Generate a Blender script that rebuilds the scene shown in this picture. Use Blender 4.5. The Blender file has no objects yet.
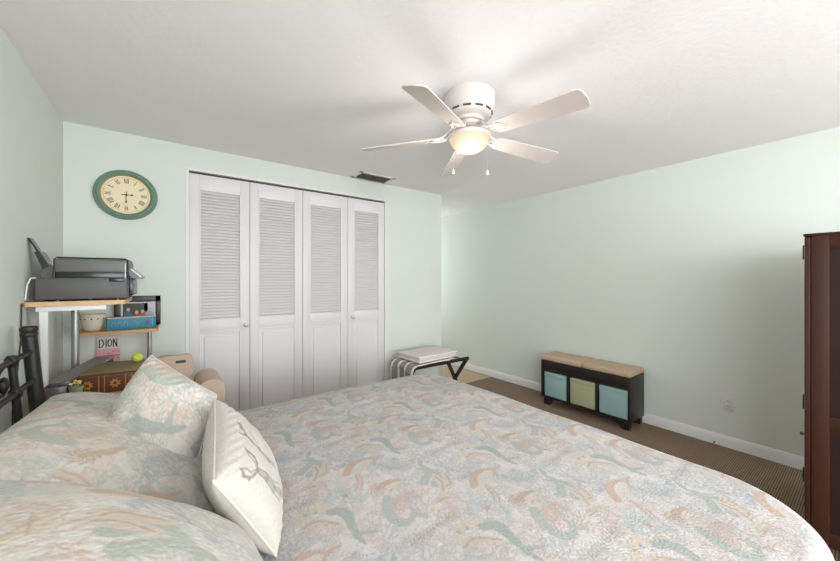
import bpy, bmesh, math, random
import numpy as np
from mathutils import Vector, Matrix, noise
random.seed(7)
PI = math.pi
scene = bpy.context.scene
col = scene.collection

# ---------------------------------------------------------------- camera, world, lights, exposure
cd = bpy.data.cameras.new('camera')
cam = bpy.data.objects.new('camera', cd); col.objects.link(cam)
cd.sensor_width = 36.0; cd.lens = 338.0/840*36; cd.shift_y = -1.0/840
cd.clip_start = 0.02
cam.location = (0, 0, 1.386)
cam.rotation_euler = (PI/2, 0, math.radians(-36.7))
scene.camera = cam

w = bpy.data.worlds.new('daylight'); scene.world = w; w.use_nodes = True
w.node_tree.nodes['Background'].inputs[0].default_value = (0.80, 0.90, 1.0, 1)
w.node_tree.nodes['Background'].inputs[1].default_value = 1.0

def area(name, loc, rot, sx, sy, power, color=(1, 1, 1)):
    l = bpy.data.lights.new(name, 'AREA'); l.shape = 'RECTANGLE'; l.size = sx; l.size_y = sy
    l.energy = power; l.color = color
    o = bpy.data.objects.new(name, l); col.objects.link(o); o.location = loc; o.rotation_euler = rot
    return o
# added fill lights with no seen source: back, left, right and in the passage
FILL_TINT = (0.925, 0.965, 1.03)
area('window_daylight', (0.75, -3.86, 1.25), (math.radians(90), 0, 0), 2.4, 1.75, 150, FILL_TINT)
area('left_fill', (-0.50, -1.70, 1.7), (math.radians(90), 0, math.radians(-90)), 2.2, 0.9, 72, FILL_TINT)
area('right_fill', (3.66, -2.40, 1.3), (math.radians(90), 0, math.radians(90)), 1.6, 1.4, 105, FILL_TINT)
area('passage_fill', (3.22, 5.12, 1.5), (-PI/2, 0, 0), 0.8, 1.6, 13, FILL_TINT)
vs = scene.view_settings
vs.view_transform = 'Standard'; vs.look = 'None'; vs.gamma = 1.0; vs.exposure = 0.06
vs.use_curve_mapping = False
LAMP = 6.0

# ---------------------------------------------------------------- helpers
def srgb(r, g, b):
    f = lambda c: (c/255/12.92) if c/255 <= 0.04045 else ((c/255+0.055)/1.055)**2.4
    return (f(r), f(g), f(b), 1.0)

def mat(name, color, rough=0.6, metal=0.0, var=0.0, vscale=20.0, bump=0.0, bscale=150.0, btype='noise', stretch=(1, 1, 1), spec=0.5, coat=0.0, dist=0.01):
    m = bpy.data.materials.new(name); m.use_nodes = True
    nt = m.node_tree; n = nt.nodes; l = nt.links
    p = n['Principled BSDF']
    c = srgb(*color)
    p.inputs['Base Color'].default_value = c
    p.inputs['Roughness'].default_value = rough; p.inputs['Metallic'].default_value = metal
    p.inputs['Specular IOR Level'].default_value = spec
    p.inputs['Coat Weight'].default_value = coat
    tc = n.new('ShaderNodeTexCoord'); mp = n.new('ShaderNodeMapping'); mp.inputs['Scale'].default_value = stretch
    l.new(tc.outputs['Object'], mp.inputs[0])
    t = n.new('ShaderNodeTexNoise'); t.inputs['Scale'].default_value = vscale; t.inputs['Detail'].default_value = 4
    l.new(mp.outputs[0], t.inputs['Vector'])
    r = n.new('ShaderNodeMapRange'); r.inputs[3].default_value = 1-var; r.inputs[4].default_value = 1+var
    l.new(t.outputs[0], r.inputs[0])
    mx = n.new('ShaderNodeMix'); mx.data_type = 'RGBA'; mx.blend_type = 'MULTIPLY'; mx.inputs[0].default_value = 1.0
    mx.inputs[6].default_value = c; l.new(r.outputs[0], mx.inputs[7]); l.new(mx.outputs[2], p.inputs['Base Color'])
    if bump:
        if btype == 'noise':
            b = n.new('ShaderNodeTexNoise'); b.inputs['Scale'].default_value = bscale; b.inputs['Detail'].default_value = 3
        else:
            b = n.new('ShaderNodeTexVoronoi'); b.inputs['Scale'].default_value = bscale
        l.new(mp.outputs[0], b.inputs['Vector'])
        bm_ = n.new('ShaderNodeBump'); bm_.inputs['Strength'].default_value = bump; bm_.inputs['Distance'].default_value = dist
        l.new(b.outputs[0], bm_.inputs['Height']); l.new(bm_.outputs[0], p.inputs['Normal'])
    return m

def tag(o, label=None, cat=None, group=None, kind=None):
    if label: o['label'] = label
    if cat: o['category'] = cat
    if group: o['group'] = group
    if kind: o['kind'] = kind
    return o

def thing(name, label, cat, loc=(0, 0, 0), rz=0, group=None):
    o = bpy.data.objects.new(name, None); col.objects.link(o); o.empty_display_size = 0.05
    o.location = loc; o.rotation_euler = (0, 0, rz)
    return tag(o, label, cat, group)

class MB:
    def __init__(self): self.bm = bmesh.new()
    def box(self, lo, hi, bev=0.0, rot=None, piv=None, seg=2):
        lo = Vector(lo); hi = Vector(hi); c = (lo+hi)/2; s = hi-lo
        r = bmesh.ops.create_cube(self.bm, size=1.0)
        vs_ = r['verts']
        for v in vs_: v.co = Vector((v.co.x*s.x, v.co.y*s.y, v.co.z*s.z)) + c
        if bev:
            es = list({e for v in vs_ for e in v.link_edges})
            rr = bmesh.ops.bevel(self.bm, geom=es, offset=bev, segments=seg, profile=0.5, affect='EDGES')
            vs_ = list({v for f in rr['faces'] for v in f.verts} | {v for v in vs_ if v.is_valid})
        if rot is not None:
            pv = Vector(piv) if piv is not None else c
            for v in vs_: v.co = rot @ (v.co-pv) + pv
        return self
    def tube(self, pts, rad, seg=10, cap=True, closed=False):
        pts = [Vector(p) for p in pts]; n = len(pts)
        rads = rad if isinstance(rad, (list, tuple)) else [rad]*n
        rings = []; up = None
        for i, p in enumerate(pts):
            if closed: t = pts[(i+1) % n]-pts[i-1]
            else: t = pts[min(i+1, n-1)]-pts[max(i-1, 0)]
            t.normalize()
            if up is None:
                a = Vector((0, 0, 1)) if abs(t.z) < 0.9 else Vector((1, 0, 0))
                up = (a - t*a.dot(t)).normalized()
            else:
                up = (up - t*up.dot(t)).normalized()
            s = t.cross(up)
            rings.append([self.bm.verts.new(p + (up*math.cos(2*PI*k/seg)+s*math.sin(2*PI*k/seg))*rads[i]) for k in range(seg)])
        m = n if closed else n-1
        for i in range(m):
            A = rings[i]; B = rings[(i+1) % n]
            for k in range(seg):
                self.bm.faces.new((A[k], A[(k+1) % seg], B[(k+1) % seg], B[k]))
        if cap and not closed:
            self.bm.faces.new(list(reversed(rings[0]))); self.bm.faces.new(rings[-1])
        return self
    def lathe(self, prof, c=(0, 0, 0), seg=48, axis='z'):
        # prof: list of (radius, height)
        def P(r, h, a):
            x, y = r*math.cos(a), r*math.sin(a)
            if axis == 'z': q = (x, y, h)
            elif axis == 'y': q = (x, h, y)
            else: q = (h, x, y)
            return Vector(q)+Vector(c)
        rings = []
        for r, h in prof:
            if r < 1e-6: rings.append([self.bm.verts.new(P(0, h, 0))])
            else: rings.append([self.bm.verts.new(P(r, h, 2*PI*k/seg)) for k in range(seg)])
        for A, B in zip(rings, rings[1:]):
            for k in range(seg):
                k2 = (k+1) % seg
                if len(A) == 1 and len(B) == 1: continue
                if len(A) == 1: self.bm.faces.new((A[0], B[k2], B[k]))
                elif len(B) == 1: self.bm.faces.new((A[k], A[k2], B[0]))
                else: self.bm.faces.new((A[k], A[k2], B[k2], B[k]))
        return self
    def prism(self, poly, M, h):
        # poly: 2-D outline, M: 4x4 placing (x, y, 0..h)
        a = [self.bm.verts.new(M @ Vector((x, y, 0))) for x, y in poly]
        b = [self.bm.verts.new(M @ Vector((x, y, h))) for x, y in poly]
        n = len(poly)
        self.bm.faces.new(list(reversed(a))); self.bm.faces.new(b)
        for i in range(n): self.bm.faces.new((a[i], a[(i+1) % n], b[(i+1) % n], b[i]))
        return self
    def build(self, name, m, parent=None, smooth=True, kind=None, angle=40):
        bmesh.ops.recalc_face_normals(self.bm, faces=self.bm.faces[:])
        me = bpy.data.meshes.new(name); self.bm.to_mesh(me); self.bm.free()
        me.materials.append(m)
        o = bpy.data.objects.new(name, me); col.objects.link(o)
        if smooth:
            me.polygons.foreach_set('use_smooth', [True]*len(me.polygons))
            me.set_sharp_from_angle(angle=math.radians(angle))
        if parent is not None: o.parent = parent
        if kind: o['kind'] = kind
        return o

def frame_m(o, x, y):
    x = Vector(x).normalized(); y = Vector(y).normalized(); z = x.cross(y)
    M = Matrix((x, y, z)).transposed().to_4x4(); M.translation = Vector(o); return M

def rrect(x0, y0, x1, y1, r, n=6):
    out = []
    for cx, cy, a0 in ((x1-r, y1-r, 0), (x0+r, y1-r, 90), (x0+r, y0+r, 180), (x1-r, y0+r, 270)):
        for k in range(n+1):
            a = math.radians(a0+90*k/n); out.append((cx+r*math.cos(a), cy+r*math.sin(a)))
    return out

def grid_mesh(name, V, faces, m, parent=None, color=None):
    me = bpy.data.meshes.new(name)
    nv = len(V); nf = len(faces)
    me.vertices.add(nv); me.vertices.foreach_set('co', np.ascontiguousarray(V, dtype=np.float32).ravel())
    me.loops.add(nf*4); me.loops.foreach_set('vertex_index', np.ascontiguousarray(faces, dtype=np.int32).ravel())
    me.polygons.add(nf); me.polygons.foreach_set('loop_start', np.arange(0, nf*4, 4, dtype=np.int32))
    me.update(calc_edges=True); me.validate()
    me.polygons.foreach_set('use_smooth', [True]*len(me.polygons))
    if color is not None:
        a = me.color_attributes.new('print', 'FLOAT_COLOR', 'POINT')
        c4 = np.ones((nv, 4), np.float32); c4[:, :3] = color
        a.data.foreach_set('color', c4.ravel())
    me.materials.append(m)
    o = bpy.data.objects.new(name, me); col.objects.link(o)
    if parent is not None: o.parent = parent
    return o

# ---------------------------------------------------------------- the woven print (one repeat, 0.64 m, drawn in code)
N = 720; T = 0.640
WHITE = np.array([1.0, 1.0, 1.0])
def lin(r, g, b): return np.array(srgb(r, g, b)[:3])
class Print:
    def __init__(self, base):
        self.a = np.tile(np.array(base, dtype=np.float64), (N, N, 1))
    def seg(self, p, q, w0, w1, c, op=1.0):
        s = N/T
        for ox, oy in ((0, 0), (T/2, T/2)):
            p2 = (np.array(p)+[ox, oy])*s; q2 = (np.array(q)+[ox, oy])*s
            a0, a1 = max(w0*s/2, .35), max(w1*s/2, .35); pad = max(a0, a1)+2
            x0, x1 = int(min(p2[0], q2[0])-pad), int(max(p2[0], q2[0])+pad)+1
            y0, y1 = int(min(p2[1], q2[1])-pad), int(max(p2[1], q2[1])+pad)+1
            X, Y = np.meshgrid(np.arange(x0, x1), np.arange(y0, y1))
            d = q2-p2; L = max(d@d, 1e-9)
            t = np.clip(((X-p2[0])*d[0]+(Y-p2[1])*d[1])/L, 0, 1)
            D = np.hypot(X-p2[0]-t*d[0], Y-p2[1]-t*d[1]) - (a0+(a1-a0)*t)
            k = np.clip(.5-D, 0, 1)[..., None]*op
            ix = np.ix_((np.arange(y0, y1) % N), (np.arange(x0, x1) % N))
            self.a[ix] = self.a[ix]*(1-k)+np.array(c)*k
    def path(self, pts, ws, c, op=1.0):
        if not isinstance(ws, (list, tuple)): ws = [ws]*len(pts)
        # smooth with Catmull-Rom
        P = [np.array(p) for p in pts]; Q = [P[0]*2-P[1]]+P+[P[-1]*2-P[-2]]; out = []; wo = []
        for i in range(len(P)-1):
            a, b, cc, d = Q[i:i+4]
            for k in range(6):
                t = k/6
                out.append(.5*((2*b)+(-a+cc)*t+(2*a-5*b+4*cc-d)*t*t+(-a+3*b-3*cc+d)*t**3)); wo.append(ws[i]+(ws[i+1]-ws[i])*t)
        out.append(P[-1]); wo.append(ws[-1])
        lay = self.a.copy() if op < 1 else None
        for i in range(len(out)-1): self.seg(out[i], out[i+1], wo[i], wo[i+1], c)
        if lay is not None: self.a = lay*(1-op)+self.a*op
    def coral(self, root, ang, spread, length, c, w=.0045, depth=5, rng=None):
        def br(p, a, L, w, d):
            q = (p[0]+math.cos(a)*L, p[1]+math.sin(a)*L)
            self.seg(p, q, w, w*.85, c, .85)
            if d == 0: return
            for s in (-1, 1):
                br(q, a+s*(spread/depth)*rng.uniform(.5, 1.5), L*rng.uniform(.68, .92), max(w*.8, .0024), d-1)
        br(root, ang, length, w, depth)
    def sample(self, u, v):
        x = (u/T*N) % N; y = (v/T*N) % N
        x0 = np.floor(x).astype(int); y0 = np.floor(y).astype(int); fx = (x-x0)[:, None]; fy = (y-y0)[:, None]
        g = lambda i, j: self.a[(y0+j) % N, (x0+i) % N]
        return (g(0, 0)*(1-fx)+g(1, 0)*fx)*(1-fy)+(g(0, 1)*(1-fx)+g(1, 1)*fx)*fy
    def blur(self, k=1):
        for ax in (0, 1):
            self.a = sum(np.roll(self.a, s, ax) for s in range(-k, k+1))/(2*k+1)

def draw_print():
    rng = random.Random(11)
    base = lin(233, 230, 228)
    P = Print(base)
    sage = lin(194, 203, 195); dsage = lin(187, 197, 192); rust = lin(221, 194, 175); tan = lin(226, 213, 195)
    ochre = lin(229, 217, 196); blush = lin(230, 217, 208); salmon = lin(220, 190, 175); blue = lin(182, 194, 202)
    paleb = lin(194, 208, 207); grey = lin(190, 188, 185); brown = lin(206, 186, 168); skin = lin(231, 219, 208)
    # soft washes behind
    for k in range(26):
        p = (rng.uniform(0, T), rng.uniform(0, T)); a = rng.uniform(0, PI)
        P.path([p, (p[0]+.05*math.cos(a), p[1]+.05*math.sin(a)), (p[0]+.09*math.cos(a+.5), p[1]+.09*math.sin(a+.5))],
               [.03, .055, .02], rng.choice([blush, tan, paleb, lin(226, 226, 220)]), .35)
    # fine grey-white seaweed stipple
    for k in range(150):
        p = (rng.uniform(0, T), rng.uniform(0, T)); a = rng.uniform(0, 2*PI)
        P.path([p, (p[0]+.012*math.cos(a), p[1]+.012*math.sin(a)), (p[0]+.02*math.cos(a+1), p[1]+.02*math.sin(a+1))], .0025,
               rng.choice([lin(214, 210, 206), lin(218, 208, 198), lin(208, 212, 210)]), 1)
    # background corals filling the gaps
    for k in range(30):
        p = (rng.uniform(0, T), rng.uniform(0, T)); a0 = rng.uniform(0, 2*PI)
        cc = rng.choice([lin(200, 207, 207), lin(219, 198, 187), lin(208, 209, 203), lin(221, 206, 190), lin(194, 203, 209)])
        for j in range(rng.choice([2, 3, 4])): P.coral(p, a0+j*1.1, 2.2, .017, cc, .0046, 5, rng)
    # corals
    P.coral((.073, -.084), 1.75, 2.4, .040, salmon, .005, 6, rng)
    P.coral((.075, -.07), 1.0, 2.2, .036, salmon, .0045, 6, rng)
    P.coral((.085, -.07), 2.7, 2.2, .030, salmon, .0045, 5, rng)
    for k in range(5): P.coral((.475, -.070), -2.9+k*.5, 2.0, .024, blue, .004, 5, rng)
    for k in range(7): P.coral((.215, -.185), k*.9, 1.9, .019, paleb, .0045, 5, rng)
    P.coral((.604, -.200), -1.75, 2.2, .036, blue, .0048, 6, rng)
    P.coral((.590, -.235), -.9, 2.0, .03, blue, .004, 5, rng)
    P.coral((.36, .09), .8, 2.4, .028, paleb, .004, 5, rng)
    P.coral((.44, .10), 2.2, 2.4, .028, blush*.93, .004, 5, rng)
    P.coral((-.05, .05), 2.5, 2.4, .028, lin(222, 204, 188), .004, 5, rng)
    # kelp sprig
    kp = [(-.031, -.136), (.008, -.129), (.046, -.126), (.09, -.118), (.131, -.123)]
    P.path(kp, .003, grey)
    for i in range(14):
        t = i/13*4; j = min(int(t), 3); f = t-j
        b = (kp[j][0]*(1-f)+kp[j+1][0]*f, kp[j][1]*(1-f)+kp[j+1][1]*f)
        for s in (-1, 1): P.seg(b, (b[0]+.009, b[1]+s*.016), .006, .003, grey, .8)
    # tail curled like a C, its figure above
    P.path([(.013, .06), (.04, .072), (.069, .072)], [.03, .035, .02], skin)
    P.path([(.011, .12), (.055, .129), (.097, .12)], [.016, .026, .012], lin(214, 190, 170))
    P.path([(.03, .10), (.07, .105)], [.02, .02], skin)
    for p in ((.042, .086), (.064, .075)): P.seg(p, p, .012, .012, sage)
    P.path([(.013, .06), (-.010, .019), (-.016, -.022), (-.002, -.054), (.027, -.055), (.051, -.036)], [.034, .036, .034, .03, .022, .014], sage)
    P.path([(.052, -.02), (.048, -.046), (.070, -.079)], [.012, .022, .006], sage)
    # conch
    P.path([(.116, -.046), (.162, -.041), (.186, -.066)], [.01, .034, .006], tan)
    P.path([(.13, -.05), (.17, -.05)], .004, brown); P.path([(.14, -.035), (.175, -.06)], .004, brown)
    # second sage fish tail with brown hair
    P.path([(.186, .14), (.203, .124), (.223, .096), (.228, .059), (.179, .023)], [.01, .016, .022, .034, .03], sage)
    P.path([(.247, .058), (.235, .02), (.215, -.01), (.186, -.005)], [.02, .034, .028, .012], tan)
    P.path([(.25, .05), (.23, 0), (.20, -.005)], .005, brown)
    # S tail
    P.path([(-.156, .127), (-.166, .147), (-.185, .157)], [.03, .03, .022], ochre)
    P.path([(-.2, .15), (-.23, .135), (-.25, .11)], [.03, .03, .02], ochre)
    for p in ((-.193, .135), (-.221, .141)): P.seg(p, p, .014, .014, dsage)
    P.path([(-.247, .086), (-.216, .093), (-.193, .087), (-.154, .047)], [.02, .026, .024, .008], tan)
    P.path([(-.247, .090), (-.216, .098), (-.193, .090), (-.154, .052)], .006, brown)
    P.path([(-.157, .113), (-.128, .095), (-.12, .062), (-.128, .025), (-.13, -.015)], [.028, .038, .032, .026, .018], dsage)
    P.path([(-.076, -.039), (-.130, -.016), (-.127, -.060)], [.006, .022, .008], dsage)
    # arched rust tail
    P.path([(.276, -.095), (.262, -.10)], [.026, .02], skin)
    P.path([(.316, -.085), (.303, -.13), (.277, -.171)], [.022, .034, .014], blush*.95)
    P.path([(.316, -.085), (.31, -.13), (.285, -.171)], .005, salmon); P.path([(.306, -.09), (.295, -.13), (.272, -.16)], .004, brown)
    P.path([(.283, -.06), (.319, -.021), (.36, -.006), (.397, -.013), (.421, -.032)], [.028, .030, .024, .016, .012], rust)
    P.path([(.456, -.027), (.417, -.031), (.396, -.065)], [.006, .018, .006], rust)
    for k in range(5):
        a = k*2*PI/5; P.seg((.232, -.165), (.232+.017*math.cos(a), -.165+.017*math.sin(a)), .011, .004, brown)
    # third long tail with hair
    P.path([(.556, -.13), (.546, -.150), (.532, -.174), (.538, -.196), (.521, -.232), (.475, -.265)], [.008, .02, .014, .018, .030, .032], sage)
    P.path([(.531, -.262), (.524, -.3), (.497, -.34)], [.026, .034, .014], blush*.96)
    P.path([(.531, -.26), (.528, -.3), (.50, -.34)], .005, brown)
    # octopus clump
    for k in range(9):
        a = k*.7; P.path([(.332, -.197), (.332+.018*math.cos(a), -.197+.018*math.sin(a)), (.332+.03*math.cos(a+.7), -.197+.03*math.sin(a+.7))], .006, lin(211, 190, 170))
    P.blur(1)
    P.a = P.a*.78+P.a.mean(axis=2, keepdims=True)*lin(236, 233, 231)/lin(236, 233, 231).mean()*.22
    return P
PRINT = draw_print()

def mat_print(name, gain=(1, 1, 1), bump=0.5, rough=0.85, scale=160, dist=0.006):
    m = bpy.data.materials.new(name); m.use_nodes = True
    nt = m.node_tree; n = nt.nodes; l = nt.links; p = n['Principled BSDF']
    p.inputs['Roughness'].default_value = rough; p.inputs['Specular IOR Level'].default_value = 0.2
    p.inputs['Sheen Weight'].default_value = 0.08
    a = n.new('ShaderNodeVertexColor'); a.layer_name = 'print'
    tc = n.new('ShaderNodeTexCoord')
    t = n.new('ShaderNodeTexNoise'); t.inputs['Scale'].default_value = 130; t.inputs['Detail'].default_value = 2
    l.new(tc.outputs['Object'], t.inputs['Vector'])
    r = n.new('ShaderNodeMapRange'); r.inputs[1].default_value = .3; r.inputs[2].default_value = .7; r.inputs[3].default_value = .93; r.inputs[4].default_value = 1.05
    l.new(t.outputs[0], r.inputs[0])
    g = n.new('ShaderNodeMix'); g.data_type = 'RGBA'; g.blend_type = 'MULTIPLY'; g.inputs[0].default_value = 1
    g.inputs[7].default_value = (*gain, 1); l.new(a.outputs[0], g.inputs[6])
    mx = n.new('ShaderNodeMix'); mx.data_type = 'RGBA'; mx.blend_type = 'MULTIPLY'; mx.inputs[0].default_value = 1
    l.new(g.outputs[2], mx.inputs[6]); l.new(r.outputs[0], mx.inputs[7]); l.new(mx.outputs[2], p.inputs['Base Color'])
    v = n.new('ShaderNodeTexVoronoi'); v.inputs['Scale'].default_value = scale; l.new(tc.outputs['Object'], v.inputs['Vector'])
    b = n.new('ShaderNodeBump'); b.invert = True; b.inputs['Strength'].default_value = bump; b.inputs['Distance'].default_value = dist
    l.new(v.outputs['Distance'], b.inputs['Height']); l.new(b.outputs[0], p.inputs['Normal'])
    return m

# ---------------------------------------------------------------- materials
M = {}
M['wall'] = mat('mint_wall_paint', (217, 222, 213), .75, var=.012, vscale=3, bump=.12, bscale=60, dist=.004, spec=.25)
M['ceil'] = mat('textured_ceiling', (246, 243, 242), .9, var=.012, vscale=40, bump=.28, bscale=38, dist=.006, spec=.1)
M['door'] = mat('white_door_paint', (224, 220, 219), .45, var=.01, vscale=5, bump=.05, bscale=40)
M['trim'] = mat('white_trim', (226, 225, 222), .45, bump=.03)
M['knob'] = mat('pale_nickel_knob', (214, 212, 208), .3, .5)
M['dark_gap'] = mat('door_gap_shade', (60, 58, 56), .6)
M['iron'] = mat('black_iron', (44, 42, 41), .42, .4, var=.1, bump=.12, bscale=90)
M['espresso'] = mat('espresso_wood', (34, 28, 27), .4, var=.15, vscale=8, stretch=(1, 1, 8), bump=.05)
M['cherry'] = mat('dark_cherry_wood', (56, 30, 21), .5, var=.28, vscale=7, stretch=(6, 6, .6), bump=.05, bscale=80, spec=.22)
M['cherry_shade'] = mat('cherry_panel_shade', (36, 19, 15), .5, var=.25, vscale=7, stretch=(6, 6, .6), bump=.05, bscale=80, spec=.2)  # cherry darkened for the shade in the recessed side panels
M['bronze'] = mat('dark_bronze', (48, 40, 36), .4, .7)
M['tan_vinyl'] = mat('tan_cushion_fabric', (190, 163, 139), .7, var=.04, vscale=60, bump=.15, bscale=300, dist=.002)
M['aqua'] = mat('aqua_fabric', (142, 174, 170), .85, var=.05, vscale=30, bump=.3, bscale=400, dist=.002)
M['olive'] = mat('pale_olive_fabric', (164, 168, 132), .85, var=.05, vscale=30, bump=.3, bscale=400, dist=.002)
M['fan'] = mat('white_fan_enamel', (214, 205, 199), .4, bump=.02)
M['blade'] = mat('whitewash_blade', (210, 200, 194), .5, var=.02, vscale=8)
M['slot'] = mat('dark_slot', (70, 66, 62), .7)
M['steel'] = mat('brushed_steel', (168, 168, 166), .38, .75, var=.05, vscale=60)
M['white_metal'] = mat('white_metal', (226, 225, 222), .4)
M['oak'] = mat('light_wood', (208, 172, 128), .5, var=.12, vscale=12, stretch=(1, 8, 8))
M['oak2'] = mat('honey_wood_shelf', (196, 152, 100), .5, var=.15, vscale=12, stretch=(1, 8, 8))
M['pr_grey'] = mat('printer_charcoal', (84, 82, 81), .5, bump=.08, bscale=500, dist=.001)
M['pr_lid'] = mat('printer_lid_grey', (98, 96, 95), .45)
M['pr_black'] = mat('printer_black', (32, 32, 34), .25)
M['pr_silver'] = mat('printer_silver', (176, 174, 170), .35, .3)
M['cream'] = mat('cream_cotton', (232, 226, 216), .85, var=.02, vscale=25, bump=.2, bscale=500, dist=.001)
M['green_rim'] = mat('sage_green_clock_rim', (112, 142, 124), .5, var=.06, vscale=30)
M['gold'] = mat('antique_gold', (176, 150, 96), .4, .5)
M['dial'] = mat('aged_cream_dial', (238, 222, 186), .6, var=.05, vscale=14)
M['ink'] = mat('black_ink', (48, 44, 38), .6)
M['teal'] = mat('teal_card', (38, 122, 146), .45, var=.05)
M['paper'] = mat('white_paper', (226, 220, 214), .7, var=.02)
M['palemark'] = mat('pale_blue_print', (120, 172, 186), .6)
M['frame_black'] = mat('black_frame', (40, 36, 34), .4)
M['pink'] = mat('pink_paper', (228, 176, 182), .7, var=.03)
M['redpink'] = mat('rose_print', (196, 92, 108), .7)
M['book'] = mat('brown_leather', (92, 54, 34), .45, var=.25, vscale=30, bump=.2)
M['book_gold'] = mat('gilt_ornament', (186, 134, 74), .4, .4)
M['book_top'] = mat('olive_gilt_cover', (128, 108, 66), .5, var=.3, vscale=45)
M['lime'] = mat('lime_felt', (196, 206, 62), .95, var=.05, bump=.4, bscale=300, dist=.003)
M['tan_leather'] = mat('tan_leather', (196, 172, 150), .55, var=.04, vscale=20, bump=.1)
M['towel'] = mat('white_towel', (224, 215, 211), .95, var=.03, vscale=60, bump=.5, bscale=350, dist=.003)
M['plastic_clear'] = mat('smoky_plastic', (92, 82, 82), .25)
M['pot'] = mat('pale_green_pot', (150, 148, 108), .6)
M['yellow'] = mat('yellow_petal', (220, 196, 90), .7)
M['creamceramic'] = mat('speckled_bowl', (216, 204, 184), .5, var=.06, vscale=60)
M['cable'] = mat('black_cable', (40, 40, 42), .6)
M['white_cable'] = mat('white_cable', (222, 220, 214), .5)
M['vent'] = mat('vent_metal', (150, 146, 136), .5, .3)
M['outlet'] = mat('outlet_plastic', (216, 216, 210), .4)
M['hall_floor'] = mat('tan_tile', (186, 158, 128), .5, var=.04, vscale=10)
M['grey_slab'] = mat('grey_plastic', (138, 132, 130), .4)

# ribbed carpet
def mat_carpet():
    m = bpy.data.materials.new('ribbed_brown_carpet'); m.use_nodes = True
    nt = m.node_tree; n = nt.nodes; l = nt.links; p = n['Principled BSDF']
    p.inputs['Roughness'].default_value = .95; p.inputs['Specular IOR Level'].default_value = .1
    tc = n.new('ShaderNodeTexCoord')
    wv = n.new('ShaderNodeTexWave'); wv.wave_type = 'BANDS'; wv.bands_direction = 'Y'; wv.inputs['Scale'].default_value = 27; wv.inputs['Distortion'].default_value = .4
    wv.inputs['Detail'].default_value = 1
    l.new(tc.outputs['Object'], wv.inputs['Vector'])
    nz = n.new('ShaderNodeTexNoise'); nz.inputs['Scale'].default_value = 220; nz.inputs['Detail'].default_value = 3; l.new(tc.outputs['Object'], nz.inputs['Vector'])
    ad = n.new('ShaderNodeMath'); ad.operation = 'MULTIPLY_ADD'; ad.inputs[1].default_value = .5; l.new(nz.outputs[0], ad.inputs[0]); l.new(wv.outputs['Fac'], ad.inputs[2])
    cr = n.new('ShaderNodeValToRGB'); cr.color_ramp.elements[0].position = .1; cr.color_ramp.elements[1].position = 1.2
    cr.color_ramp.elements[0].color = srgb(84, 67, 56); cr.color_ramp.elements[1].color = srgb(160, 138, 118)
    l.new(ad.outputs[0], cr.inputs[0]); l.new(cr.outputs[0], p.inputs['Base Color'])
    b = n.new('ShaderNodeBump'); b.inputs['Strength'].default_value = .6; b.inputs['Distance'].default_value = .006
    l.new(ad.outputs[0], b.inputs['Height']); l.new(b.outputs[0], p.inputs['Normal'])
    return m
M['carpet'] = mat_carpet()

# ---------------------------------------------------------------- the room
XL, XR, YC, YN, H = -0.56, 3.71, 3.225, -3.90, 2.44
XC = 2.737   # outer corner of the closet
YE = 5.20
OX0, OX1, OZ = 0.118, 1.932, 2.262     # closet opening
S = 'structure'
MB().box((XL-.1, YN-.1, -.1), (XR+.1, YC+.03, 0)).build('floor', M['carpet'], kind=S, smooth=False)
MB().box((XL-.1, YC+.03, -.1), (XR+.1, YE+.1, -.004)).build('floor_hall', M['hall_floor'], kind=S, smooth=False)
MB().box((XL-.1, YN-.1, H), (XR+.1, YE+.1, H+.1)).build('ceiling', M['ceil'], kind=S, smooth=False)
MB().box((XL-.1, YN-.1, 0), (XL, YC+.9, H)).build('wall_left', M['wall'], kind=S, smooth=False)
MB().box((XR, YN-.1, -.004), (XR+.1, YE+.1, H)).build('wall_right', M['wall'], kind=S, smooth=False)
b = MB().box((XL, YC, 0), (OX0, YC+.1, H)).box((OX1, YC, 0), (XC, YC+.1, H)).box((OX0, YC, OZ), (OX1, YC+.1, H))
b.build('wall_closet', M['wall'], kind=S, smooth=False)
MB().box((XC-.1, YC+.1, -.004), (XC, YE, H)).build('wall_passage', M['wall'], kind=S, smooth=False)
MB().box((XC-.1, YE, -.004), (XR, YE+.1, H)).build('wall_far', M['wall'], kind=S, smooth=False)
MB().box((XL, YC+.75, 0), (XC-.1, YC+.8, H)).build('wall_closet_inside', M['trim'], kind=S, smooth=False)
# near wall set far back, its opening added for the back fill light
WX0, WX1, WZ0, WZ1 = -.47, 1.97, .35, 2.15
b = MB().box((XL, YN-.1, 0), (WX0, YN, H)).box((WX1, YN-.1, 0), (XR, YN, H)).box((WX0, YN-.1, 0), (WX1, YN, WZ0)).box((WX0, YN-.1, WZ1), (WX1, YN, H))
b.build('wall_near', M['wall'], kind=S, smooth=False)
b = MB()
for x in (WX0, (WX0+WX1)/2-.02, WX1-.04): b.box((x, YN-.09, WZ0), (x+.04, YN-.05, WZ1), .004)
for z in (WZ0, WZ1-.04): b.box((WX0, YN-.09, z), (WX1, YN-.05, z+.04), .004)
b.build('window_1', M['trim'], kind=S)  # unseen frame, added to go with the back fill light
for i, (x, ya, yb, za, zb) in enumerate(((XL, -2.82, -.58, 1.23, 2.17), (XR-.035, -3.22, -1.58, .58, 2.02))):
    b = MB()
    for y in (ya, (ya+yb)/2, yb): b.box((x, y-.02, za), (x+.035, y+.02, zb), .004)
    for z in (za-.02, zb): b.box((x, ya-.02, z), (x+.035, yb+.02, z+.04), .004)
    b.build('window_%d' % (i+2), M['trim'], kind=S)  # unseen frames, added to go with the left and right fill lights
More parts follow.
